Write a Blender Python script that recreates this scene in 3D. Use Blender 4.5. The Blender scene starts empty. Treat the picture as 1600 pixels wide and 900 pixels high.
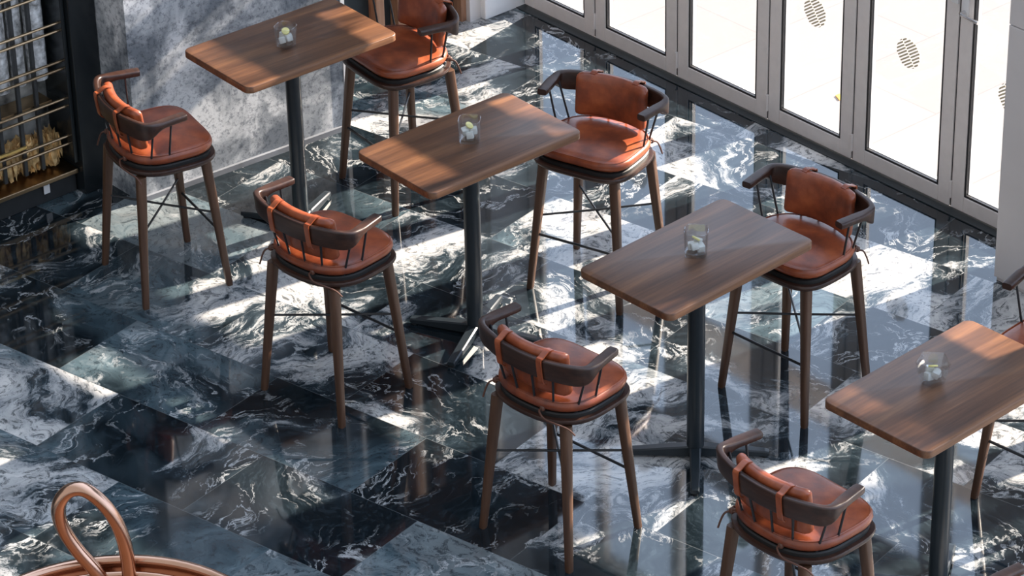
import bpy, bmesh, math, random
from mathutils import Vector, Matrix
import numpy as np
C = bpy.context.scene.collection
S = 0.95            # plan units -> metres
R = math.radians
random.seed(7)

# ------------------------------------------------------------------ camera
F_PX = 5184.965
YAW, PITCH, ROLL = 0.704171, 0.530045, -0.0238402
CAM = Vector((-8.355727, -11.406804, 7.889014)) * S
fw = Vector((math.sin(YAW)*math.cos(PITCH), math.cos(YAW)*math.cos(PITCH), -math.sin(PITCH)))
rt = Vector((math.cos(YAW), -math.sin(YAW), 0)); up = rt.cross(fw)
r2 = math.cos(ROLL)*rt + math.sin(ROLL)*up
u2 = -math.sin(ROLL)*rt + math.cos(ROLL)*up
cd = bpy.data.cameras.new('camera'); cam = bpy.data.objects.new('camera', cd); C.objects.link(cam)
cd.sensor_width = 36; cd.lens = 36*F_PX/1600; cd.clip_end = 200
M = Matrix((r2, u2, -fw)).transposed().to_4x4(); M.translation = CAM
cam.matrix_world = M
bpy.context.scene.camera = cam

# ------------------------------------------------------------------ light
sc = bpy.context.scene
sc.view_settings.view_transform = 'Standard'; sc.view_settings.look = 'None'
sc.view_settings.gamma = 1; sc.view_settings.use_curve_mapping = False
sc.view_settings.exposure = 0.0
SUN_SLOPE, SUN_AZ = 0.53, -9.0       # rise per unit towards the doors; degrees from +x
world = bpy.data.worlds.new('world'); sc.world = world; world.use_nodes = True
wn = world.node_tree.nodes; wl = world.node_tree.links
bg = wn['Background']; bg.inputs['Strength'].default_value = 1.0
tc = wn.new('ShaderNodeTexCoord'); sp = wn.new('ShaderNodeSeparateXYZ'); wr = wn.new('ShaderNodeValToRGB')
# open bright sky on the street side (+x), dimmer towards the depth of the hall
wl.new(tc.outputs['Generated'], sp.inputs[0])
mr = wn.new('ShaderNodeMapRange'); wl.new(sp.outputs['X'], mr.inputs[0]); mr.inputs[1].default_value = -1; mr.inputs[2].default_value = 1
wl.new(mr.outputs[0], wr.inputs[0]); wl.new(wr.outputs[0], bg.inputs[0])
cr_ = wr.color_ramp
cr_.elements[0].position = 0.30; cr_.elements[0].color = (0.70, 0.74, 0.80, 1)
cr_.elements[1].position = 0.72; cr_.elements[1].color = (1.75, 2.2, 2.95, 1)
sl = bpy.data.lights.new('sun', 'SUN'); so = bpy.data.objects.new('sun', sl); C.objects.link(so)
sl.energy = 23.0; sl.color = (1.0, 0.87, 0.73); sl.angle = R(0.6)
sd = Vector((math.cos(R(SUN_AZ)), math.sin(R(SUN_AZ)), SUN_SLOPE*math.cos(R(SUN_AZ))))
so.rotation_euler = sd.to_track_quat('Z', 'Y').to_euler(); so.location = (8, -1, 6)

# ------------------------------------------------------------------ materials
class NT:
    def __init__(s, name):
        s.m = bpy.data.materials.new(name); s.m.use_nodes = True
        s.t = s.m.node_tree; s.b = s.t.nodes['Principled BSDF']
    def n(s, typ, ins=None, **kw):
        nd = s.t.nodes.new('ShaderNode'+typ)
        for k, v in kw.items(): setattr(nd, k, v)
        for k, v in (ins or {}).items():
            if isinstance(v, bpy.types.NodeSocket): s.t.links.new(v, nd.inputs[k])
            else: nd.inputs[k].default_value = v
        return nd
    def set(s, **kw):
        for k, v in kw.items():
            k = k.replace('_', ' ')
            if isinstance(v, bpy.types.NodeSocket): s.t.links.new(v, s.b.inputs[k])
            else: s.b.inputs[k].default_value = v
        return s
    def math(s, op, a, b=0.0, c=0.0):
        return s.n('Math', {0: a, 1: b, 2: c}, operation=op).outputs[0]
    def vmath(s, op, a, b=(0, 0, 0)):
        nd = s.n('VectorMath', {0: a, 1: b}, operation=op); return nd.outputs[0]
    def scale(s, a, f):
        nd = s.n('VectorMath', {0: a}, operation='SCALE'); 
        if isinstance(f, bpy.types.NodeSocket): s.t.links.new(f, nd.inputs['Scale'])
        else: nd.inputs['Scale'].default_value = f
        return nd.outputs[0]
    def ramp(s, fac, stops):
        nd = s.n('ValToRGB', {0: fac}); cr = nd.color_ramp
        while len(cr.elements) < len(stops): cr.elements.new(0.5)
        for e, (p, c) in zip(cr.elements, stops):
            e.position = p; e.color = (*c, 1) if len(c) == 3 else c
        return nd.outputs[0]
    def noise(s, vec, scale, detail=4, rough=0.55, dist=0.0, lac=2.0):
        return s.n('TexNoise', {'Vector': vec, 'Scale': scale, 'Detail': detail, 'Roughness': rough, 'Distortion': dist, 'Lacunarity': lac})
    def mix(s, f, a, b, blend='MIX'):
        nd = s.n('Mix', data_type='RGBA', blend_type=blend)
        for sock, v in ((nd.inputs['Factor'], f), (nd.inputs[6], a), (nd.inputs[7], b)):
            if isinstance(v, bpy.types.NodeSocket): s.t.links.new(v, sock)
            else: sock.default_value = v if not isinstance(v, tuple) else ((*v, 1) if len(v) == 3 else v)
        return nd.outputs[2]

def plain(name, col, rough=0.5, metal=0.0, var=0.12, scale=18, **kw):
    t = NT(name); co = t.n('TexCoord').outputs['Object']
    f = t.noise(co, scale, 4).outputs[0]
    a = tuple(max(0, c*(1-var)) for c in col); b = tuple(min(1, c*(1+var)) for c in col)
    t.set(Base_Color=t.ramp(f, [(0.3, a), (0.7, b)]), Roughness=rough, Metallic=metal, **kw)
    return t.m

TILE_SEED = 60.26
def marble_floor():
    t = NT('dark_marble'); geo = t.n('NewGeometry').outputs['Position']
    v = t.scale(geo, 1.0/S)
    v = t.n('VectorRotate', {'Vector': v, 'Angle': R(-11.5)}, rotation_type='Z_AXIS').outputs[0]
    TA, TB = 0.52, 0.86
    s0 = t.n('SeparateXYZ', {0: v})
    a = t.math('DIVIDE', t.math('ADD', s0.outputs[0], 1.643), TA)
    ia = t.math('FLOOR', a)
    off = t.math('MULTIPLY', t.math('MODULO', t.math('ADD', ia, 100.0), 2.0), 0.43)
    b = t.math('DIVIDE', t.math('ADD', t.math('ADD', s0.outputs[1], -0.041), t.math('MULTIPLY', off, TB)), TB)
    ib = t.math('FLOOR', b)
    cid = t.n('CombineXYZ', {0: ia, 1: ib, 2: TILE_SEED}).outputs[0]
    wn_ = t.n('TexWhiteNoise', {0: cid}, noise_dimensions='3D')
    rnd = t.n('SeparateColor', {0: wn_.outputs['Color']})
    ang = t.math('MULTIPLY', t.math('FLOOR', t.math('MULTIPLY', rnd.outputs[0], 4.0)), math.pi/2)
    ang = t.math('ADD', ang, t.math('MULTIPLY', rnd.outputs[1], 0.9))
    vr = t.n('VectorRotate', {'Vector': v, 'Angle': ang}, rotation_type='Z_AXIS').outputs[0]
    vr = t.vmath('ADD', vr, t.scale(wn_.outputs['Color'], 13.0))
    # big flow warp then stretched bands
    w1 = t.noise(vr, 1.7, 3, 0.55).outputs['Color']
    w1 = t.scale(t.vmath('SUBTRACT', w1, (0.5, 0.5, 0.5)), 0.70)
    vv = t.vmath('ADD', vr, w1)
    w2 = t.noise(vv, 16.0, 6, 0.75).outputs['Color']
    w2 = t.scale(t.vmath('SUBTRACT', w2, (0.5, 0.5, 0.5)), 0.085)
    v2 = t.vmath('ADD', vv, w2)
    big = t.noise(t.vmath('MULTIPLY', vv, (1.0, 2.3, 1.0)), 1.25, 2, 0.5).outputs[0]
    fine = t.noise(t.vmath('MULTIPLY', v2, (1.0, 3.2, 1.0)), 8.0, 9, 0.80).outputs[0]
    tone = t.math('MULTIPLY', t.math('SUBTRACT', rnd.outputs[2], 0.58), 0.20)
    f = t.math('ADD', t.math('ADD', t.math('MULTIPLY', big, 0.68), t.math('MULTIPLY', fine, 0.36)), tone)
    col = t.ramp(f, [(0.0, (0.003, 0.005, 0.007)), (0.450, (0.006, 0.010, 0.013)), (0.505, (0.014, 0.022, 0.028)), (0.535, (0.035, 0.05, 0.06)),
                     (0.550, (0.20, 0.215, 0.225)), (0.585, (0.38, 0.38, 0.375)), (0.66, (0.56, 0.545, 0.52)), (0.75, (0.70, 0.67, 0.63))])
    # flat slate-blue slabs and clouds
    cl = t.ramp(t.noise(vv, 0.9, 2).outputs[0], [(0.50, (0, 0, 0)), (0.58, (1, 1, 1))])
    slab = t.math('MULTIPLY', cl, t.math('GREATER_THAN', rnd.outputs[0], 0.5))
    cloud = t.ramp(t.noise(t.vmath('MULTIPLY', v2, (1.0, 3.0, 1.0)), 3.0, 5, 0.6).outputs[0], [(0.35, (0.028, 0.048, 0.060)), (0.62, (0.085, 0.125, 0.145)), (0.72, (0.22, 0.27, 0.29))])
    col = t.mix(t.math('MULTIPLY', slab, 0.85), col, cloud)
    # crackled thin veins over the dark parts
    vn = t.noise(t.vmath('MULTIPLY', v2, (1.0, 2.2, 1.0)), 2.6, 5, 0.6, 0.4).outputs[0]
    vn = t.math('ABSOLUTE', t.math('SUBTRACT', vn, 0.5))
    vm = t.ramp(vn, [(0.0, (1, 1, 1)), (0.006, (0.7, 0.7, 0.7)), (0.016, (0, 0, 0))])
    gate = t.ramp(t.noise(vr, 2.2, 3).outputs[0], [(0.46, (0, 0, 0)), (0.56, (1, 1, 1))])
    col = t.mix(t.math('MULTIPLY', t.math('MULTIPLY', vm, gate), 0.8), col, (0.52, 0.53, 0.53))
    # dark speckle and crackle inside the white bands
    spk = t.noise(t.vmath('MULTIPLY', v2, (1.0, 2.0, 1.0)), 22.0, 6, 0.75).outputs[0]
    sm = t.ramp(spk, [(0.53, (0, 0, 0)), (0.58, (0.8, 0.8, 0.8))])
    col = t.mix(sm, col, (0.018, 0.027, 0.034))
    # joints
    fa = t.math('FRACT', a); fb = t.math('FRACT', b)
    da = t.math('MULTIPLY', t.math('SUBTRACT', 0.5, t.math('ABSOLUTE', t.math('SUBTRACT', fa, 0.5))), TA)
    db = t.math('MULTIPLY', t.math('SUBTRACT', 0.5, t.math('ABSOLUTE', t.math('SUBTRACT', fb, 0.5))), TB)
    j = t.math('LESS_THAN', t.math('MINIMUM', da, db), 0.0016)
    col = t.mix(t.math('MULTIPLY', j, 0.6), col, (0.10, 0.11, 0.115))
    t.set(Base_Color=col, Roughness=0.05, Specular_IOR_Level=0.7)
    return t.m

def stone_wall():
    t = NT('grey_stone'); co = t.n('NewGeometry').outputs['Position']
    cl = t.noise(co, 2.6, 5, 0.6, 0.6).outputs[0]
    sp = t.noise(co, 46, 6, 0.8).outputs[0]
    a = t.ramp(cl, [(0.42, (0.15, 0.17, 0.195)), (0.5, (0.34, 0.36, 0.38)), (0.58, (0.66, 0.67, 0.68))])
    s = t.ramp(sp, [(0.40, (0.25, 0.27, 0.31)), (0.50, (1, 1, 1))])
    col = t.mix(0.7, a, s, 'MULTIPLY')
    t.set(Base_Color=col, Roughness=0.45); return t.m

def wood(name, c0, c1, c2, rough=0.4, scale=1.0, axis=0):
    t = NT(name); co = t.n('TexCoord').outputs['Object']
    sc_ = [14.0, 14.0, 14.0]; sc_[axis] = 0.9
    v = t.vmath('MULTIPLY', co, tuple(q*scale for q in sc_))
    n1 = t.noise(v, 1.0, 5, 0.6, 0.4).outputs[0]
    n2 = t.noise(t.vmath('MULTIPLY', v, (2.5, 2.5, 2.5)), 2.2, 4, 0.6).outputs[0]
    f = t.math('ADD', t.math('MULTIPLY', n1, 0.7), t.math('MULTIPLY', n2, 0.3))
    t.set(Base_Color=t.ramp(f, [(0.33, c0), (0.5, c1), (0.68, c2)]), Roughness=rough)
    return t.m

def leather():
    t = NT('tan_leather'); co = t.n('TexCoord').outputs['Object']
    n = t.noise(co, 7, 5, 0.6).outputs[0]
    g = t.noise(co, 160, 3, 0.6).outputs[0]
    bump = t.n('Bump', {'Strength': 0.12, 'Distance': 0.002, 'Height': g}).outputs[0]
    t.set(Base_Color=t.ramp(n, [(0.35, (0.125, 0.028, 0.012)), (0.52, (0.235, 0.052, 0.018)), (0.68, (0.35, 0.088, 0.030))]),
          Roughness=0.34, Normal=bump, Coat_Weight=0.15, Coat_Roughness=0.25)
    return t.m

def paving():
    t = NT('pale_paving'); p = t.n('NewGeometry').outputs['Position']
    v = t.n('VectorRotate', {'Vector': p, 'Angle': R(0)}, rotation_type='Z_AXIS').outputs[0]
    br = t.n('TexBrick', {'Vector': v, 'Color1': (0.19, 0.182, 0.180, 1), 'Color2': (0.205, 0.196, 0.193, 1), 'Mortar': (0.15, 0.143, 0.140, 1),
             'Scale': 1.0, 'Mortar Size': 0.004, 'Brick Width': 1.2, 'Row Height': 0.6, 'Mortar Smooth': 0.3})
    n = t.noise(p, 3, 4).outputs[0]
    col = t.mix(t.math('MULTIPLY', n, 0.25), br.outputs[0], (0.17, 0.162, 0.16))
    t.set(Base_Color=col, Roughness=0.8); return t.m

def glassmat(name, tint=(1, 1, 1), thin=True, edge=0.6, base=0.03):
    t = NT(name)
    if thin:
        for l in list(t.t.links): pass
        out = t.t.nodes['Material Output']
        tr = t.n('BsdfTransparent', {'Color': (*tint, 1)}).outputs[0]
        gl = t.n('BsdfGlossy', {'Roughness': 0.01}).outputs[0]
        lw = t.n('LayerWeight', {'Blend': 0.5}).outputs['Facing']
        fr = t.math('ADD', base, t.math('MULTIPLY', t.math('POWER', lw, 4.0), edge))
        mx = t.n('MixShader', {0: fr, 1: tr, 2: gl}).outputs[0]
        t.t.links.new(mx, out.inputs[0])
    else:
        t.set(Base_Color=(*tint, 1), Roughness=0.02, Transmission_Weight=1.0, IOR=1.45)
    return t.m

MAT = dict(
    floor=marble_floor(), stone=stone_wall(),
    top=wood('walnut_top', (0.050, 0.021, 0.010), (0.112, 0.048, 0.022), (0.215, 0.098, 0.042), 0.38),
    rail=wood('rail_walnut', (0.013, 0.006, 0.004), (0.034, 0.014, 0.009), (0.072, 0.032, 0.019), 0.36, 1.0, 1),
    leg=wood('leg_walnut', (0.042, 0.020, 0.011), (0.078, 0.037, 0.020), (0.125, 0.064, 0.036), 0.42, 1.0, 2),
    leather=leather(),
    thong=plain('leather_thong', (0.10, 0.040, 0.024), 0.5),
    iron=plain('blackened_iron', (0.012, 0.014, 0.017), 0.34, 0.0, 0.2, Specular_IOR_Level=0.5),
    pole=plain('black_powder_coat', (0.013, 0.019, 0.024), 0.3),
    felt=plain('black_seat_tray', (0.010, 0.010, 0.010), 0.5),
    frame=plain('taupe_aluminium', (0.74, 0.695, 0.67), 0.4, 0.0, 0.04),
    bead=plain('white_bead', (0.75, 0.74, 0.73), 0.4, 0, 0.03),
    gasket=plain('black_gasket', (0.02, 0.02, 0.022), 0.5),
    pane=glassmat('clear_pane'),
    tumbler=glassmat('tumbler_glass', (0.975, 0.985, 0.985), True, 1.0, 0.11),
    paving=paving(), column=plain('grey_column_paint', (0.60, 0.575, 0.57), 0.5, 0, 0.04, 3),
    white=plain('white_paint', (0.74, 0.74, 0.75), 0.5, 0, 0.04, 3),
    black=plain('black_lacquer', (0.010, 0.013, 0.015), 0.22),
    dark=plain('dark_teal_panel', (0.016, 0.024, 0.028), 0.35),
    tan=wood('tan_timber', (0.20, 0.10, 0.06), (0.33, 0.17, 0.10), (0.42, 0.24, 0.15), 0.45, 1.0, 2),
    brass=plain('brass', (0.52, 0.37, 0.22), 0.28, 1.0),
    copper=plain('copper', (0.55, 0.33, 0.23), 0.2, 1.0, 0.08, 6),
    copperlid=plain('copper_brushed', (0.50, 0.25, 0.14), 0.35, 1.0, 0.15, 8),
    chrome=plain('satin_chrome', (0.75, 0.75, 0.76), 0.2, 1.0),
    sticker=plain('brown_vinyl', (0.62, 0.54, 0.38), 0.5),
    lemon=plain('lemon', (0.72, 0.66, 0.26), 0.4),
    ice=plain('cloudy_ice', (0.86, 0.88, 0.86), 0.15, 0, 0.08, 60, Transmission_Weight=0.25),
    leaf=plain('dry_leaf', (0.55, 0.28, 0.05), 0.6), foliage=plain('green_foliage', (0.06, 0.12, 0.03), 0.6, 0, 0.4, 3),
    bark=plain('bark', (0.10, 0.07, 0.05), 0.8), upper=plain('upper_wall_plaster', (0.30, 0.31, 0.33), 0.7, 0, 0.04, 2),
    cablack=plain('cabinet_dark', (0.03, 0.032, 0.034), 0.3),
    nugget=plain('amber_nugget', (0.66, 0.44, 0.20), 0.25, 0.35, 0.5, 30),
    gilt=plain('gilt', (0.85, 0.58, 0.20), 0.3, 0.8), skirt=plain('grey_skirting', (0.16, 0.17, 0.19), 0.5, 0, 0.3, 5), veil=plain('smoky_veined_panel', (0.33, 0.34, 0.33), 0.3, 0.1, 0.95, 7), pale=plain('pale_swirled_stone', (0.62, 0.62, 0.58), 0.22, 0.0, 0.75, 26),
)

# ------------------------------------------------------------------ mesh helpers (all in plan units, scaled by S on linking)
def link(name, bm, m, parent=None, smooth=True, xf=None):
    if xf is not None: bm.transform(xf)
    bmesh.ops.recalc_face_normals(bm, faces=bm.faces)
    bmesh.ops.scale(bm, vec=(S, S, S), verts=bm.verts)
    me = bpy.data.meshes.new(name); bm.to_mesh(me); bm.free()
    me.materials.append(MAT[m] if isinstance(m, str) else m)
    if smooth:
        for p in me.polygons: p.use_smooth = True
        me.set_sharp_from_angle(angle=R(38))
    o = bpy.data.objects.new(name, me); C.objects.link(o)
    if parent: o.parent = parent
    return o
def empty(name, x, y, z=0, yaw=0):
    o = bpy.data.objects.new(name, None); C.objects.link(o); o.empty_display_size = 0.05
    o.location = (x*S, y*S, z*S); o.rotation_euler.z = R(yaw); return o
def tag(o, label, cat, group=None):
    o['label'] = label; o['category'] = cat
    if group: o['group'] = group
    return o
def structure(o, label=None):
    o['kind'] = 'structure'
    if label: o['label'] = label
    return o
def box(bm, x0, x1, y0, y1, z0, z1, bev=0.0, seg=2):
    vs = [bm.verts.new((x, y, z)) for z in (z0, z1) for x, y in ((x0, y0), (x1, y0), (x1, y1), (x0, y1))]
    fs = [(3, 2, 1, 0), (4, 5, 6, 7), (0, 1, 5, 4), (1, 2, 6, 5), (2, 3, 7, 6), (3, 0, 4, 7)]
    F = [bm.faces.new([vs[i] for i in f]) for f in fs]
    if bev:
        es = list({e for f in F for e in f.edges})
        bmesh.ops.bevel(bm, geom=es, offset=bev, segments=seg, profile=0.5, affect='EDGES')
def loft(bm, rings, closed=False, cap=True):
    """rings: list of lists of points, same count"""
    V = [[bm.verts.new(p) for p in r] for r in rings]; n = len(V[0])
    m = len(V)
    for i in range(m if closed else m-1):
        a, b = V[i], V[(i+1) % m]
        for j in range(n): bm.faces.new((a[j], a[(j+1) % n], b[(j+1) % n], b[j]))
    if cap and not closed:
        bm.faces.new(V[0][::-1]); bm.faces.new(V[-1])
def tube(bm, pts, r, n=8, closed=False):
    pts = [Vector(p) for p in pts]; rs = r if isinstance(r, (list, tuple)) else [r]*len(pts)
    rings = []; prev = None
    m = len(pts)
    for i, p in enumerate(pts):
        a = pts[(i-1) % m] if (closed or i) else p; b = pts[(i+1) % m] if (closed or i < m-1) else p
        t = (b-a).normalized()
        if prev is None:
            ref = Vector((0, 0, 1)) if abs(t.z) < 0.9 else Vector((1, 0, 0))
            s = t.cross(ref).normalized()
        else: s = (prev - t*prev.dot(t)).normalized()
        prev = s; w = t.cross(s)
        rings.append([p + (s*math.cos(k*2*math.pi/n)+w*math.sin(k*2*math.pi/n))*rs[i] for k in range(n)])
    loft(bm, rings, closed)
def rrect(w, h, r, k=3):
    """rounded rectangle outline, centred, list of (a,b)"""
    out = []
    for cx, cy, a0 in ((w/2-r, h/2-r, 0), (-w/2+r, h/2-r, 90), (-w/2+r, -h/2+r, 180), (w/2-r, -h/2+r, 270)):
        for i in range(k+1):
            a = R(a0+90*i/k); out.append((cx+r*math.cos(a), cy+r*math.sin(a)))
    return out
def rbox(bm, hx, hy, hz, r, n=12, deform=None):
    """soft box on a cube grid"""
    t = bmesh.new(); bmesh.ops.create_cube(t, size=2)
    bmesh.ops.subdivide_edges(t, edges=t.edges, cuts=n, use_grid_fill=True)
    h = Vector((hx, hy, hz))
    for v in t.verts:
        def k(q):   # concentrate points near the rim
            return math.copysign(abs(q)**0.8, q)
        p = Vector([k(v.co[i])*h[i] for i in range(3)])
        c = Vector([max(-(h[i]-r), min(h[i]-r, p[i])) for i in range(3)])
        d = p-c
        if d.length > 1e-9: p = c+d.normalized()*r
        v.co = deform(p) if deform else p
    me = bpy.data.meshes.new('tmp'); t.to_mesh(me); t.free(); bm.from_mesh(me); bpy.data.meshes.remove(me)
def copy_tree(o, parent=None):
    c = o.copy(); C.objects.link(c); c.parent = parent
    for ch in list(o.children): copy_tree(ch, c)
    return c

# ================================================================== SETTING
bm = bmesh.new(); box(bm, -14, 2.44, -16, 2.6, -0.06, 0); structure(link('floor', bm, 'floor', smooth=False))
bm = bmesh.new(); box(bm, 2.44, 30, -22, 22, -0.12, -0.03); structure(link('trim_1', bm, 'paving', smooth=False), 'pale sunlit paving outside the glass doors')
bm = bmesh.new(); box(bm, 2.372, 2.44, -9, 1.16, 0.0, 0.006, 0.002); structure(link('trim_2', bm, 'dark', smooth=False), 'dark metal floor track under the glass doors')
# grey stone block wall (slightly skewed in plan)
def prism(bm, poly, z0, z1):
    loft(bm, [[(x, y, z0) for x, y in poly], [(x, y, z1) for x, y in poly]])
bm = bmesh.new(); prism(bm, [(-0.43, 0.742), (0.80, 0.657), (0.80, 0.80), (-0.43, 1.30)], 0, 6.2)
structure(link('wall_back', bm, 'stone', smooth=False), 'grey speckled stone wall block beside the first table')
bm = bmesh.new(); prism(bm, [(-0.425, 0.724), (0.805, 0.639), (0.805, 0.656), (-0.425, 0.741)], 0, 0.028)
structure(link('baseboard_back', bm, 'skirt', smooth=False))
bm = bmesh.new(); prism(bm, [(0.80, 0.650), (0.822, 0.648), (0.822, 0.80), (0.80, 0.80)], 0, 6.2)
structure(link('trim_3', bm, 'white', smooth=False), 'white corner strip on the end of the stone wall')
# rear wall of timber posts and dark panels
bm = bmesh.new(); box(bm, -0.2, 2.1, 1.27, 1.45, 0, 6.2); structure(link('wall_rear', bm, 'dark', smooth=False))
for i, (a, b) in enumerate(((0.86, 0.91), (1.455, 1.51), (1.60, 1.655), (1.77, 1.81), (2.04, 2.075))):
    bm = bmesh.new(); box(bm, a, b, 1.20, 1.27, 0, 6.2, 0.004); structure(link('trim_%d' % (4+i), bm, 'tan', smooth=False), 'tan timber post on the dark rear wall')
bm = bmesh.new(); box(bm, 2.075, 2.15, 1.17, 1.45, 0, 6.2); structure(link('trim_9', bm, 'column', smooth=False))
bm = bmesh.new(); box(bm, 2.15, 2.46, 1.13, 1.45, 0, 6.2, 0.006); structure(link('column_rear', bm, 'white', smooth=False), 'white column at the far end of the doors')
# right column
bm = bmesh.new()
for z0, z1 in ((0.02, 1.325), (1.33, 2.9), (2.905, 6.2)): box(bm, 2.065, 2.7, -3.35, -2.632, z0, z1, 0.003)
box(bm, 2.075, 2.69, -3.34, -2.642, 0, 6.2)
structure(link('column_right', bm, 'column', smooth=False), 'grey clad column in front of the glass doors at right')
# left end wall and rest of shell beyond the cabinet
bm = bmesh.new(); box(bm, -14, -0.43, 1.42, 1.6, 0, 6.2); structure(link('wall_left', bm, 'cablack', smooth=False))
bm = bmesh.new(); box(bm, -0.586, -0.432, 0.99, 1.42, 0, 6.2, 0.005); structure(link('trim_10', bm, 'black', smooth=False), 'black lacquered pillar between cabinet and stone wall')
# facade above the doors: header beam, transom lights, upper wall
ZH0, ZH1 = 2.265, 2.40
bm = bmesh.new(); box(bm, 2.40, 2.50, -9, 1.13, ZH0, ZH1, 0.006); structure(link('trim_11', bm, 'frame', smooth=False), 'aluminium header beam over the glass doors')
bm = bmesh.new(); box(bm, 2.40, 2.56, -9, 1.13, 3.45, 6.2); structure(link('wall_right', bm, 'upper', smooth=False))

# folding glass doors
seams = [1.127, 0.547, -0.093, -0.765, -1.362, -2.024, -2.672, -3.32, -3.96, -4.60, -5.24]
def make_door(i, ya, yb):
    """ya > yb ; panel between"""
    g = 0.0055; z0, z1 = 0.012, ZH0-0.004; st = 0.078; rb = 0.082
    ya -= g; yb += g
    bm = bmesh.new()
    box(bm, 2.425, 2.475, ya-st, ya, z0, z1, 0.004); box(bm, 2.425, 2.475, yb, yb+st, z0, z1, 0.004)
    box(bm, 2.425, 2.475, yb+st, ya-st, z0, z0+rb, 0.004); box(bm, 2.425, 2.475, yb+st, ya-st, z1-rb, z1, 0.004)
    d = structure(link('door_%d' % (i+1), bm, 'frame', smooth=False), 'white-grey aluminium framed folding glass door')
    bm = bmesh.new(); A, B, Z0, Z1 = ya-st, yb+st, z0+rb, z1-rb; w = 0.012
    box(bm, 2.430, 2.447, A-w, A, Z0, Z1); box(bm, 2.430, 2.447, B, B+w, Z0, Z1); box(bm, 2.430, 2.447, B+w, A-w, Z0, Z0+w); box(bm, 2.430, 2.447, B+w, A-w, Z1-w, Z1)
    link('gasket', bm, 'gasket', d, False)
    bm = bmesh.new(); v = 0.014
    box(bm, 2.447, 2.470, A-v, A, Z0, Z1); box(bm, 2.447, 2.470, B, B+v, Z0, Z1); box(bm, 2.447, 2.470, B+v, A-v, Z0, Z0+v); box(bm, 2.447, 2.470, B+v, A-v, Z1-v, Z1)
    link('glazing_bead', bm, 'bead', d, False)
    bm = bmesh.new(); box(bm, 2.4475, 2.4515, B+0.006, A-0.006, Z0+0.006, Z1-0.006); link('pane', bm, 'pane', d, False)
    # round sticker of slanted dashes
    bm = bmesh.new(); yc = (ya+yb)/2; zc = 0.715; rad = 0.078; n = 10; pitch = 2*rad/n
    for half in (-1, 1):
        for k in range(-8, 9):
            v0 = (k+(0.5 if half > 0 else 0))*pitch
            us = [half*0.002 + half*rad*q/8 for q in range(9)]
            pts_lo, pts_hi = [], []
            for u in us:
                if abs(u) > rad: continue
                lim = math.sqrt(rad*rad-u*u); c = v0 + 0.45*u*0
                lo, hi = max(c-pitch*0.27, -lim), min(c+pitch*0.27, lim)
                if hi-lo > 0.001: pts_lo.append((u, lo)); pts_hi.append((u, hi))
            if len(pts_lo) > 1:
                poly = pts_lo + pts_hi[::-1]
                ring0, ring1 = [], []
                for u, v_ in poly:
                    uu, vv_ = u*math.cos(R(35))-v_*math.sin(R(35)), u*math.sin(R(35))+v_*math.cos(R(35))
                    ring0.append((2.4455, yc-uu, zc+vv_)); ring1.append((2.4472, yc-uu, zc+vv_))
                loft(bm, [ring0, ring1])
    link('sticker', bm, 'sticker', d, False)
    return d
for i in range(len(seams)-1):
    d = make_door(i, seams[i], seams[i+1])
    bm = bmesh.new(); hinge = (-1) ** i
    ys = seams[i]-0.003
    for z in (0.11, 1.9):
        tube(bm, [(2.420, ys, z-0.045), (2.420, ys, z+0.045)], 0.008, 10)
    link('hinge', bm, 'frame', d)
    bm = bmesh.new(); box(bm, 2.432, 2.470, ys-0.001, ys+0.007, 0.012, ZH0-0.004); link('seal', bm, 'gasket', d, False)
    if i == 5:
        bm = bmesh.new(); box(bm, 2.416, 2.426, ys-0.055, ys-0.012, 1.05, 1.16, 0.003)
        link('lock_plate', bm, 'white', d)
        bm = bmesh.new(); tube(bm, [(2.425, ys-0.034, 1.075), (2.385, ys-0.034, 1.075), (2.380, ys-0.045, 1.074), (2.380, ys-0.15, 1.068)], 0.0085, 10)
        link('door_handle', bm, 'chrome', d)
        bm = bmesh.new(); box(bm, 2.412, 2.426, seams[5]+0.004, seams[5]+0.05, 1.10, 1.26, 0.003); link('strike_plate', bm, 'white', d)
# transom windows above the header
for i in range(len(seams)-1):
    ya, yb = seams[i], seams[i+1]
    bm = bmesh.new(); s = 0.035
    box(bm, 2.43, 2.48, ya-s, ya, ZH1, 3.45); box(bm, 2.43, 2.48, yb, yb+s, ZH1, 3.45)
    box(bm, 2.43, 2.48, yb+s, ya-s, ZH1, ZH1+s); box(bm, 2.43, 2.48, yb+s, ya-s, 3.45-s, 3.45)
    w = structure(link('window_%d' % (i+1), bm, 'frame', smooth=False))
    bm = bmesh.new(); box(bm, 2.449, 2.453, yb+s, ya-s, ZH1+s, 3.45-s); link('pane', bm, 'pane', w, False)

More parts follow.
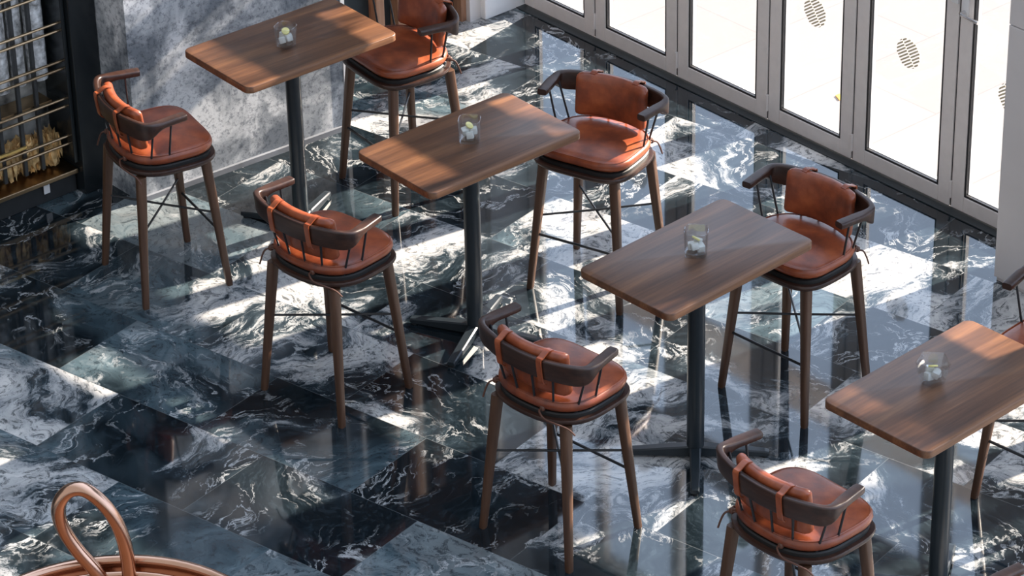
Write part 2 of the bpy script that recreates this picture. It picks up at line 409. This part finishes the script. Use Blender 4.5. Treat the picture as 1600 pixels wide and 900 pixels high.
# ================================================================== TABLES
def make_table(L=0.869, W=0.538, base_rot=30):
    root = empty('cafe_table', 0, 0)
    bm = bmesh.new()
    o = rrect(L, W, 0.036, 6); e = 0.004; th = 0.036
    def ring(off, z):
        return [(x*(1-2*off/L), y*(1-2*off/W), z) for x, y in o]
    loft(bm, [ring(e, 1-th), ring(0, 1-th+e), ring(0, 1-e), ring(e*0.4, 1-e*0.3), ring(e, 1)])
    link('tabletop', bm, 'top', root)
    bm = bmesh.new(); n = 24; r = 0.038
    def circ(r, z): return [(r*math.cos(2*math.pi*k/n), r*math.sin(2*math.pi*k/n), z) for k in range(n)]
    loft(bm, [circ(r, 0.03), circ(r, 1-th-0.006)]); 
    link('pole', bm, 'pole', root)
    bm = bmesh.new(); box(bm, -0.13, 0.13, -0.13, 0.13, 1-th-0.008, 1-th-0.0005, 0.002); link('mounting_plate', bm, 'pole', root)
    for k in range(4):
        a = R(base_rot + 90*k)
        bm = bmesh.new()
        def sec(x, w, z0, z1, b=0.006):
            return [(x, w*q, z) for q, z in ((-1, z0), (-1, z1-b), (-0.75, z1), (0.75, z1), (1, z1-b), (1, z0))]
        loft(bm, [sec(0.0, 0.024, 0.012, 0.062), sec(0.04, 0.024, 0.012, 0.060), sec(0.30, 0.019, 0.012, 0.036), sec(0.318, 0.017, 0.014, 0.032)])
        lg = link('base_arm', bm, 'pole', root, False, Matrix.Rotation(a, 4, 'Z'))
        bm = bmesh.new()
        c = [(0.299+0.013*math.cos(2*math.pi*q/14), 0.013*math.sin(2*math.pi*q/14)) for q in range(14)]
        loft(bm, [[(x, y, 0) for x, y in c], [(x, y, 0.012) for x, y in c]])
        link('levelling_foot', bm, 'felt', lg, True, Matrix.Rotation(a, 4, 'Z'))
    return root
T = [(0, 0, -2.14), (-0.036, -1.346, -1.03), (-0.001, -2.767, 2.07), (0.014, -4.163, 1.86)]
TL = ['wooden pedestal table farthest back, beside the stone wall, broken sun patches on top',
      'second wooden pedestal table from the stone wall, one wide shadow band across its sunny top',
      'third wooden pedestal table from the stone wall, its right end sunlit',
      'wooden pedestal table cut by the right edge of the photo, nearest the grey column']
for i, (x, y, a) in enumerate(T):
    if i == 0: tb = make_table(); tproto = tb
    elif i == 2: tb = make_table(base_rot=44)
    else: tb = copy_tree(tproto)
    tb.location = (x*S, y*S, 0); tb.rotation_euler.z = R(a)
    tag(tb, TL[i], 'table', 'row of wooden pedestal tables')

# ================================================================== BAR CHAIRS (face +x)
def outline(th, grow=0.0):
    """seat plan: squarer in front, rounder behind"""
    c, s = math.cos(th), math.sin(th)
    if c >= 0: a, b, n = 0.235+grow, 0.258+grow, 4.0
    else: a, b, n = 0.222+grow, 0.258+grow, 2.5
    r = (abs(c/a)**n+abs(s/b)**n)**(-1/n)
    return r*c, r*s
def oring(grow, z, n=56, dome=0):
    return [(*outline(2*math.pi*k/n, grow), z) for k in range(n)]
RAILC = [(0.048, 0.262), (-0.02, 0.272), (-0.090, 0.283), (-0.140, 0.283), (-0.172, 0.244), (-0.198, 0.17), (-0.216, 0.09), (-0.222, 0.0)]
def cr(pts, m=4):
    out = []
    P = [pts[0]]+list(pts)+[pts[-1]]
    for i in range(1, len(P)-2):
        for k in range(m):
            t = k/m; p0, p1, p2, p3 = [np.array(q, float) for q in P[i-1:i+3]]
            out.append(tuple(0.5*((2*p1)+(-p0+p2)*t+(2*p0-5*p1+4*p2-p3)*t*t+(-p0+3*p1-3*p2+p3)*t**3)))
    out.append(tuple(pts[-1])); return out
def rail_path():
    h = cr(RAILC, 4)
    full = h + [(x, -y) for x, y in h[:-1][::-1]]
    return full
SEATZ = 0.690
def rail_x(y):
    P = rail_path(); best = [p for p in P if p[0] < -0.13]
    best.sort(key=lambda p: abs(p[1]-y)); return best[0][0]
def make_chair():
    root = empty('bar_chair', 0, 0)
    # wooden seat plate
    bm = bmesh.new(); z1 = SEATZ; z0 = z1-0.034
    loft(bm, [oring(-0.030, z0), oring(-0.012, z0+0.005), oring(-0.002, z0+0.016), oring(0.0, z1-0.008), oring(-0.003, z1-0.001), oring(-0.010, z1)])
    seat = link('seat', bm, 'rail', root)
    bm = bmesh.new(); loft(bm, [oring(-0.020, z1-0.002), oring(-0.020, z1+0.015), oring(-0.026, z1+0.020)])
    link('seat_tray', bm, 'felt', root)
    # cushion
    bm = bmesh.new(); c0 = z1+0.019
    prof = [(-0.050, 0.0), (-0.030, 0.004), (-0.018, 0.014), (-0.013, 0.028), (-0.015, 0.040), (-0.023, 0.049), (-0.040, 0.056), (-0.075, 0.0625), (-0.11, 0.067), (-0.15, 0.070), (-0.19, 0.0715)]
    rings = []
    for g, z in prof:
        ring = []
        for (x, y, _) in oring(0, 0):
            l = math.hypot(x, y)
            f = (l+g)/l if g > -0.07 else None
            if f is None:
                k = 1+g/0.235; x2, y2 = x*k, y*k*1.0
            else:
                px, py = outline(math.atan2(y, x)*1.0, 0); x2, y2 = x*f, y*f
            ring.append((x2+0.002, y2, c0+z+0.004*(x2 > 0.12)*min(1, (x2-0.12)/0.08)))
        rings.append(ring)
    # keep ring spacing monotonic
    base = rings[6]
    for j, kk in enumerate((0.86, 0.68, 0.45, 0.18)):
        rings[7+j] = [(x*kk, y*kk, c0+prof[7+j][1]-0.001) for x, y, z in base]
    loft(bm, rings)
    cu = link('seat_cushion', bm, 'leather', root)
    bm = bmesh.new(); tube(bm, [(x*0.995, y*0.995, c0+0.052) for x, y, z in rings[5]], 0.0028, 6, True)
    link('piping', bm, 'leather', cu)
    for sgn in (1, -1):       # leather thongs tied round the rear spindles
        sx, sy = (-0.150, 0.185) if sgn > 0 else (-0.182, -0.078)
        bm = bmesh.new()
        kn = []
        for q in range(17):
            a = 2*math.pi*q/8
            kn.append((sx+0.013*math.cos(a), sy+0.013*math.sin(a)+0.004*sgn, z1+0.030+0.0012*q))
        tube(bm, kn, 0.0055, 6)
        rbox(bm, 0.011, 0.011, 0.013, 0.009, 3, lambda p: p+Vector((sx-0.012, sy+0.014*sgn, z1+0.032)))
        if sgn > 0: tail = [(sx-0.012, sy+0.018, z1+0.03), (sx-0.030, sy+0.032, z1+0.022), (sx-0.040, sy+0.042, z1-0.005), (sx-0.052, sy+0.048, z1-0.045)]
        else: tail = [(sx-0.012, sy-0.010, z1+0.03), (sx-0.040, sy-0.020, z1+0.034), (sx-0.052, sy-0.06, z1+0.018), (sx-0.040, sy-0.11, z1+0.010), (sx-0.018, sy-0.155, z1-0.006), (sx-0.012, sy-0.19, z1-0.026)]
        tube(bm, cr(tail, 4), 0.0042, 6)
        link('tie_strap', bm, 'thong', cu)
    # legs
    ends = {}
    for sx in (1, -1):
        for sy in (1, -1):
            foot = Vector((0.215*sx, 0.243*sy, 0)); topp = Vector((0.162*sx, 0.188*sy, z0+0.004))
            bm = bmesh.new(); rings = []
            for t, w in ((0, 0.0135), (0.012, 0.0150), (0.35, 0.0175), (0.7, 0.0205), (0.97, 0.0225), (1, 0.0225)):
                c = foot.lerp(topp, t)
                rings.append([(c.x+a, c.y+b, c.z) for a, b in rrect(2*w, 2*w, w*0.55, 3)])
            loft(bm, rings); link('leg', bm, 'leg', root); ends[sx, sy] = (foot, topp)
    def on(k, z):
        f, t = ends[k]; return f.lerp(t, z/t.z)
    def rod(pts, r=0.0065):
        bm = bmesh.new(); tube(bm, pts, r, 8); link('stretcher', bm, 'iron', root)
    rod([on((1, 1), 0.29), on((1, -1), 0.29)])
    m = Vector((0, 0, 0.372))
    rod([on((1, 1), 0.375), m, on((-1, -1), 0.375)], 0.0055); rod([on((1, -1), 0.385), m+Vector((0, 0, 0.011)), on((-1, 1), 0.385)], 0.0055)
    # back rail: flat arms running into a tall curved board
    P = rail_path(); bm = bmesh.new(); rings = []
    N = len(P)
    for i, (x, y) in enumerate(P):
        a = np.array(P[max(0, i-1)]); b = np.array(P[min(N-1, i+1)]); t = (b-a)/np.linalg.norm(b-a)
        nx, ny = t[1], -t[0]                       # plan normal
        if x > 0 or x > -0.2: pass
        k = min(1.0, max(0.0, (-x-0.06)/0.115)); k = k*k*(3-2*k)
        w = 0.050*(1-k)+0.027*k; h = 0.030*(1-k)+0.094*k
        tip = min(1, (0.05-x)/0.012) if x > 0.0 else 1
        w *= 0.86+0.14*min(1, tip)
        zt = 0.972-0.006*(1-k) + 0.0
        lean = -0.10*k
        ring = []
        for u, v in rrect(w, h, min(w, h)*0.3, 3):
            zz = zt-h/2+v
            ring.append((x+nx*u+lean*(zz-0.93)*1.0, y+ny*u, zz))
        rings.append(ring)
    loft(bm, rings); link('back_rail', bm, 'rail', root)
    # spindles
    for sgn in (1, -1):
        for (bx, by), (tx, ty), tz in (((-0.032, 0.219), (-0.022, 0.266), 0.945), ((-0.112, 0.196), (-0.112, 0.266), 0.935), ((-0.162, 0.122), (-0.199, 0.155), 0.90), ((-0.180, 0.042), (-0.217, 0.056), 0.89)):
            bm = bmesh.new(); tube(bm, [(bx, by*sgn, z1+0.004), (tx, ty*sgn, tz)], 0.0052, 8)
            tube(bm, [(bx, by*sgn, z1+0.004), (bx, by*sgn, z1+0.022)], 0.009, 10)
            link('spindle', bm, 'iron', root)
    # back cushion hung inside the rail
    bm = bmesh.new()
    def bend(p):
        y = p.y; cx = -0.180+1.15*y*y
        bulge = 0.012*(1-(p.y/0.19)**2)*(1-(p.z/0.1)**2)*(1 if p.x > 0 else 0.3)
        return Vector((cx+p.x+bulge*(1 if p.x > 0 else -0.3)-0.10*p.z*1.0+0.006, y, 0.888+p.z))
    rbox(bm, 0.026, 0.186, 0.104, 0.024, 14, bend)
    bc = link('back_cushion', bm, 'leather', root)
    for sgn in (1, -1):
        y = 0.112*sgn; xr = -0.208
        bm = bmesh.new()
        path = [(-0.165+0.007, 0.990), (-0.182, 0.997), (-0.205, 0.988), (xr-0.012, 0.980), (xr-0.026, 0.975), (xr-0.025, 0.94), (xr-0.018, 0.885), (xr-0.012, 0.862), (xr+0.004, 0.850)]
        path = cr([(a, b) for a, b in path], 3)
        rings = []
        for i, (x, z) in enumerate(path):
            a = np.array(path[max(0, i-1)]); b = np.array(path[min(len(path)-1, i+1)]); t = (b-a)/np.linalg.norm(b-a)
            nx, nz = -t[1]*0.0025, t[0]*0.0025; w = 0.0135
            rings.append([(x+nx, y-w, z+nz), (x+nx, y+w, z+nz), (x-nx, y+w, z-nz), (x-nx, y-w, z-nz)])
        loft(bm, rings); link('hanging_strap', bm, 'leather', bc)
    return root
CH = [(-0.755, 0.072, -12.0, 'tan leather bar chair nearest the brass cabinet, beside the black pillar'),
      (-0.796, -1.279, 7.0, 'tan leather bar chair seen from behind at the near side of the second table'),
      (-0.791, -2.778, 6.0, 'bar chair seen from behind at the near side of the third table'),
      (-0.762, -4.125, 1.0, 'bar chair seen from behind, feet cropped by the bottom edge, at the rightmost table'),
      (-0.69, -5.40, 3.0, 'bar chair of which only an arm tip shows at the bottom right corner'),
      (0.644, -0.009, 173.7, 'tan leather bar chair with backrest cropped by the top edge, at the farthest table'),
      (0.702, -1.370, 197.4, 'bright tan leather bar chair facing the viewer, behind the second table'),
      (0.703, -2.670, 183.9, 'bar chair with shaded brown backrest facing the viewer, behind the third table'),
      (0.876, -4.022, 185.0, 'bar chair cut by the right edge of the photo, behind the rightmost table')]
for i, (x, y, a, lab) in enumerate(CH):
    if i == 0: ch = make_chair(); cproto = ch
    else: ch = copy_tree(cproto)
    ch.location = (x*S, y*S, 0); ch.rotation_euler.z = R(a)
    tag(ch, lab, 'chair', 'leather bar chairs at the tables')

# ================================================================== GLASSES
def make_glass(sides, r0, r1, h, expo, rot):
    bm = bmesh.new(); n = 40
    def ring(r, z):
        out = []
        for k in range(n):
            th = 2*math.pi*k/n
            if sides == 4: c, s = math.cos(th), math.sin(th); q = (abs(c)**expo+abs(s)**expo)**(-1/expo)*0.93
            else:
                m = (th % (2*math.pi/sides))-math.pi/sides; q = math.cos(math.pi/sides)/math.cos(m)*0.97+0.03
            out.append((r*q*math.cos(th+rot), r*q*math.sin(th+rot), z))
        return out
    w = 0.0045
    loft(bm, [ring(r0*0.9, 0), ring(r0, 0.004), ring(r1, h-0.002), ring(r1-w*0.5, h), ring(r1-w, h-0.002), ring(r0-w*0.7, 0.020), ring(r0*0.7, 0.017)])
    return link('tumbler', bm, 'tumbler')
GL = [((-0.040, -0.020), 4, 0.044, 0.054, 0.105, 3.0, 0.4, 'clear round-cornered glass tumbler on the farthest table by the stone wall'),
      ((-0.030, -1.340), 4, 0.048, 0.054, 0.108, 4.0, 0.75, 'clear straight glass tumbler on the second table from the stone wall'),
      ((0.000, -2.760), 4, 0.050, 0.055, 0.118, 4.0, 0.75, 'clear tall glass tumbler with a yellow slice on the third table'),
      ((-0.025, -4.115), 5, 0.048, 0.072, 0.105, 4.0, 0.1, 'clear five-sided flared glass tumbler on the rightmost table')]
for i, ((x, y), sides, r0, r1, h, ex, rot, lab) in enumerate(GL):
    g = make_glass(sides, r0, r1, h, ex, rot); g.location = (x*S, y*S, 1.0*S)
    tag(g, lab, 'glass', 'water tumblers on the tables')
    place = ['farthest', 'second', 'third', 'rightmost'][i]
    rr = random.Random(i+3)
    for k in range(4):
        bm = bmesh.new(); rbox(bm, 0.0160, 0.0155, 0.0160, 0.005, 3)
        a = math.pi/2*k+i; d = 0.0195
        o = link('ice_cube', bm, 'ice'); o.location = ((x+d*math.cos(a))*S, (y+d*math.sin(a))*S, (1.0+0.037+0.012*(k % 2))*S)
        o.rotation_euler = (rr.uniform(-.3, .3), rr.uniform(-.3, .3), rr.uniform(0, 3))
        tag(o, 'small cloudy ice cube inside the tumbler on the %s table' % place, 'ice cube', 'ice in the tumbler on the %s table' % place)
    bm = bmesh.new(); n = 20
    c = [(0.019*math.cos(2*math.pi*q/n), 0.019*math.sin(2*math.pi*q/n)) for q in range(n)]
    loft(bm, [[(a*.94, b*.94, -0.0035) for a, b in c], [(a, b, -0.002) for a, b in c], [(a, b, 0.002) for a, b in c], [(a*.94, b*.94, 0.0035) for a, b in c]])
    o = link('lemon_slice', bm, 'lemon'); o.location = (x*S, y*S, (1.0+0.076)*S); o.rotation_euler = (0.5, -0.35, i)
    tag(o, 'yellow lemon slice on the ice in the tumbler on the %s table' % place, 'lemon slice', 'lemon slices in the tumblers')

# ================================================================== BRASS CABINET (left)
cab = empty('display_cabinet', -1.8, 1.0)
tag(cab, 'dark display cabinet with a brass lattice and pale stone panels at the left edge', 'cabinet')
def cpart(name, bm, m, parent=None, smooth=True):
    return link(name, bm, m, parent or cab, smooth, Matrix.Translation((1.8, -1.0, 0)))
bm = bmesh.new(); box(bm, -3.4, -0.590, 1.06, 1.41, 0.0, 0.11, 0.004); cpart('plinth', bm, 'cablack', None, False)
bm = bmesh.new(); box(bm, -3.4, -0.590, 1.03, 1.41, 0.11, 0.135, 0.004); cpart('bottom_shelf', bm, 'brass', None, False)
bm = bmesh.new(); box(bm, -3.4, -0.590, 1.22, 1.41, 0.135, 3.6, 0.0); cpart('back_panel', bm, 'veil', None, False)
bm = bmesh.new(); box(bm, -3.4, -0.590, 1.03, 1.41, 3.6, 3.68, 0.004); cpart('top_panel', bm, 'cablack', None, False)
bm = bmesh.new(); box(bm, -0.612, -0.590, 1.02, 1.36, 0.175, 3.6, 0.004); cpart('side_panel', bm, 'black', None, False)
for k in range(16):
    z = 0.275+0.205*k
    for dz in (0, 0.042):
        bm = bmesh.new(); tube(bm, [(-3.4, 1.055, z+dz), (-0.612, 1.055, z+dz)], 0.0075, 8); cpart('brass_rod', bm, 'brass')
for x in (-3.1, -2.75, -2.4, -2.05, -1.7, -1.42, -1.14, -0.98, -0.86, -0.76):
    bm = bmesh.new(); box(bm, x-0.010, x+0.010, 1.07, 1.09, 0.175, 3.6, 0.002); cpart('upright_bar', bm, 'cablack', None, False)
for k in range(6):
    z = 0.50+0.615*k
    bm = bmesh.new(); box(bm, -3.4, -0.612, 1.10, 1.36, z, z+0.012, 0.002); cpart('glass_shelf', bm, 'pane', None, False)
# nuggets lying on the bottom shelf
rn = random.Random(4); bm = bmesh.new()
for k in range(1100):
    x = rn.uniform(-3.3, -0.64); y = rn.uniform(1.10, 1.19); s = rn.uniform(0.014, 0.03)
    t = bmesh.new(); bmesh.ops.create_icosphere(t, subdivisions=1, radius=1)
    for v in t.verts: v.co = Vector((v.co.x*s*rn.uniform(.85, 1.1)+x, v.co.y*s*rn.uniform(.85, 1.1)+y, v.co.z*s*rn.uniform(.8, 1)+0.155+s*0.7+rn.choice((0, 0.02, 0.04, 0.06, 0.08, 0.10, 0.12, 0.14, 0.16))))
    me = bpy.data.meshes.new('t'); t.to_mesh(me); t.free(); bm.from_mesh(me); bpy.data.meshes.remove(me)
ng = link('amber_pebbles', bm, 'nugget', None, False); ng['kind'] = 'stuff'
tag(ng, 'heap of golden amber pebbles along the bottom shelf of the brass cabinet', 'pebbles')
bm = bmesh.new(); box(bm, -0.79, -0.755, 1.044, 1.05, 0.055, 0.105, 0.002); ok = link('wall_socket', bm, 'white', None, False)
tag(ok, 'small white socket plate on the dark plinth beside the black pillar', 'socket')

# ================================================================== COPPER TUB (bottom left)
tx, ty, tz = -3.44, -3.40, 1.0
tub = empty('copper_tub', tx, ty)
tag(tub, 'large round copper tub with a tall loop handle at the bottom left corner', 'tub')
bm = bmesh.new(); n = 72; RR = 0.60
def circ(r, z): return [(r*math.cos(2*math.pi*k/n), r*math.sin(2*math.pi*k/n), z) for k in range(n)]
loft(bm, [circ(RR*0.62, 0.0), circ(RR*0.66, 0.012), circ(RR*0.84, 0.35), circ(RR*0.95, 0.75), circ(RR, tz), circ(RR-0.012, tz), circ(RR*0.95-0.014, 0.76), circ(RR*0.93, 0.70)])
link('body', bm, 'copper', tub)
bm = bmesh.new(); tube(bm, circ(RR-0.005, tz), 0.019, 12, True); link('rim', bm, 'copper', tub)
bm = bmesh.new(); tube(bm, circ(RR-0.055, tz-0.03), 0.013, 10, True); link('inner_ring', bm, 'copper', tub)
bm = bmesh.new(); loft(bm, [circ(RR*0.945, 0.90), circ(RR*0.945, 0.915)]); link('lid', bm, 'copperlid', tub)
bm = bmesh.new()
pts = [(0.03, 0, -0.14), (-0.02, 0, -0.03), (-0.09, 0, 0.09), (-0.135, 0, 0.20), (-0.14, 0, 0.30), (-0.095, 0, 0.37), (-0.03, 0, 0.375), (0.04, 0, 0.30), (0.09, 0, 0.19), (0.115, 0, 0.05), (0.115, 0, -0.14)]
pp = cr([(a, c) for a, b, c in pts], 6)
ang = R(-38)
lp = [((a*0.88-0.065)*math.cos(ang), (a*0.88-0.065)*math.sin(ang), 0.915+(0.14+c)*0.86) for a, c in pp]
LOOP = (0.335, 0.40)
tube(bm, [(x+LOOP[0], y+LOOP[1], z) for x, y, z in lp], 0.0265, 14); link('loop_handle', bm, 'copper', tub)

# ================================================================== OUTSIDE
bm = bmesh.new()
P = [(q*0.6, w*0.6) for q, w in ((0, 0), (0.05, 0.03), (0.09, 0.0), (0.055, -0.012), (0.05, -0.045), (0.02, -0.02), (-0.03, -0.02), (-0.01, -0.005))]
loft(bm, [[(x, y, 0) for x, y in P], [(x, y, 0.006) for x, y in P]])
lf = link('dry_leaf', bm, 'leaf', None, False); lf.location = (2.91*S, -0.80*S, -0.029*S); lf.rotation_euler.z = 0.6
tag(lf, 'small orange dry leaf on the white paving outside the doors', 'leaf')

# glass columns with pale swirled stone between the brass rods
for k, x in enumerate((-3.0, -2.55, -2.1, -1.62, -1.22, -1.05, -0.90, -0.79, -0.68)):
    bm = bmesh.new(); tube(bm, [(x, 1.17, 0.62), (x, 1.17, 3.58)], 0.036 if k % 2 else 0.05, 14); cpart('stone_column', bm, 'pale')
bm = bmesh.new(); box(bm, -3.4, -0.66, 1.10, 1.215, 0.50, 0.515); cpart('bottle_shelf', bm, 'brass', None, False)

# beam on two posts, added out of view to shade a band of sun
bm = bmesh.new(); box(bm, 3.50, 3.56, -6.5, 1.9, 2.34, 2.585, 0.004); box(bm, 3.49, 3.57, 1.78, 1.86, -0.03, 2.34); box(bm, 3.49, 3.57, -6.4, -6.32, -0.03, 2.34)
structure(link('trim_12', bm, 'frame', smooth=False), 'unseen beam and posts added on the terrace to shade the sun')

# unseen tree, added with leaf clumps aimed to break up the sun
TREEX = 6.5; ta = math.tan(R(SUN_AZ)); rl = random.Random(11)
def sunpoint(x, y, z): k = TREEX-x; return (TREEX, y+ta*k, z+SUN_SLOPE*k)
blobs = []   # (target in the hall, radius along y, radius along z, leaves)
for y in (-2.45, -2.75, -3.05, -3.35, -3.65, -3.95, -4.25, -4.55, -4.85, -5.15, -5.45):
    blobs.append(((0.0, y, 1.37), 0.24, 0.24, 150))
for y in (-4.35, -4.6, -4.9, -5.2): blobs.append(((0.0, y, 0.95), 0.22, 0.24, 120))
for y in (-2.9, -3.2, -3.5): blobs.append(((0.0, y, 1.02), 0.18, 0.1, 40))
blobs += [((0.12, -0.02, 1.02), 0.26, 0.10, 60), ((-0.2, 0.02, 1.0), 0.20, 0.07, 40), ((0.3, 0.0, 1.0), 0.07, 0.10, 22), ((-0.1, 0.3, 1.05), 0.3, 0.05, 22),
          ((-0.62, -1.9, 1.2), 0.2, 0.3, 60), ((0.0, 0.55, 0.80), 0.25, 0.05, 40), ((0.0, 0.62, 1.22), 0.25, 0.05, 40)]
bm = bmesh.new()
for tg, ry, rz, cnt in blobs:
    c = sunpoint(*tg)
    for q in range(cnt):
        a = rl.uniform(0, 2*math.pi); r = math.sqrt(rl.random())
        p = Vector((c[0]+rl.uniform(-0.35, 0.35), c[1]+ry*r*math.cos(a), c[2]+rz*r*math.sin(a)))
        p = p+Vector((0, ta, SUN_SLOPE))*(p.x-TREEX)
        u = Vector((rl.gauss(0, 1), rl.gauss(0, 1), rl.gauss(0, 1))).normalized(); w = u.orthogonal().normalized(); L = rl.uniform(0.035, 0.065)
        f = [bm.verts.new(p+u*L), bm.verts.new(p+w*L*0.45+u*L*0.1), bm.verts.new(p-u*L), bm.verts.new(p-w*L*0.45+u*L*0.1)]
        bm.faces.new(f)
tree = empty('added_tree', 6.5, -4.9, -0.03)
tag(tree, 'leafy tree added out of view outside the glass doors to break up the sun', 'tree')
fo = link('foliage', bm, 'foliage', tree, False, Matrix.Translation((-6.5, 4.9, 0.03))); fo['kind'] = 'stuff'
bm = bmesh.new()
tube(bm, [(0, 0, 0), (0.03, 0.02, 1.5), (0.0, 0.0, 3.2), (0.05, 0.1, 4.4)], [0.11, 0.09, 0.07, 0.03], 12)
tube(bm, [(0, 0, 3.0), (0, 1.4, 3.9), (0, 3.0, 4.5), (0, 4.2, 4.45)], [0.05, 0.04, 0.03, 0.012], 8)
tube(bm, [(0, 0, 2.8), (0, -0.7, 3.9), (0, -1.2, 4.6)], [0.05, 0.03, 0.012], 8)
link('trunk', bm, 'bark', tree)

bm = bmesh.new(); box(bm, -3.3, -0.86, 1.045, 1.06, 0.335, 0.35, 0.002); cpart('gilded_bar', bm, 'gilt')
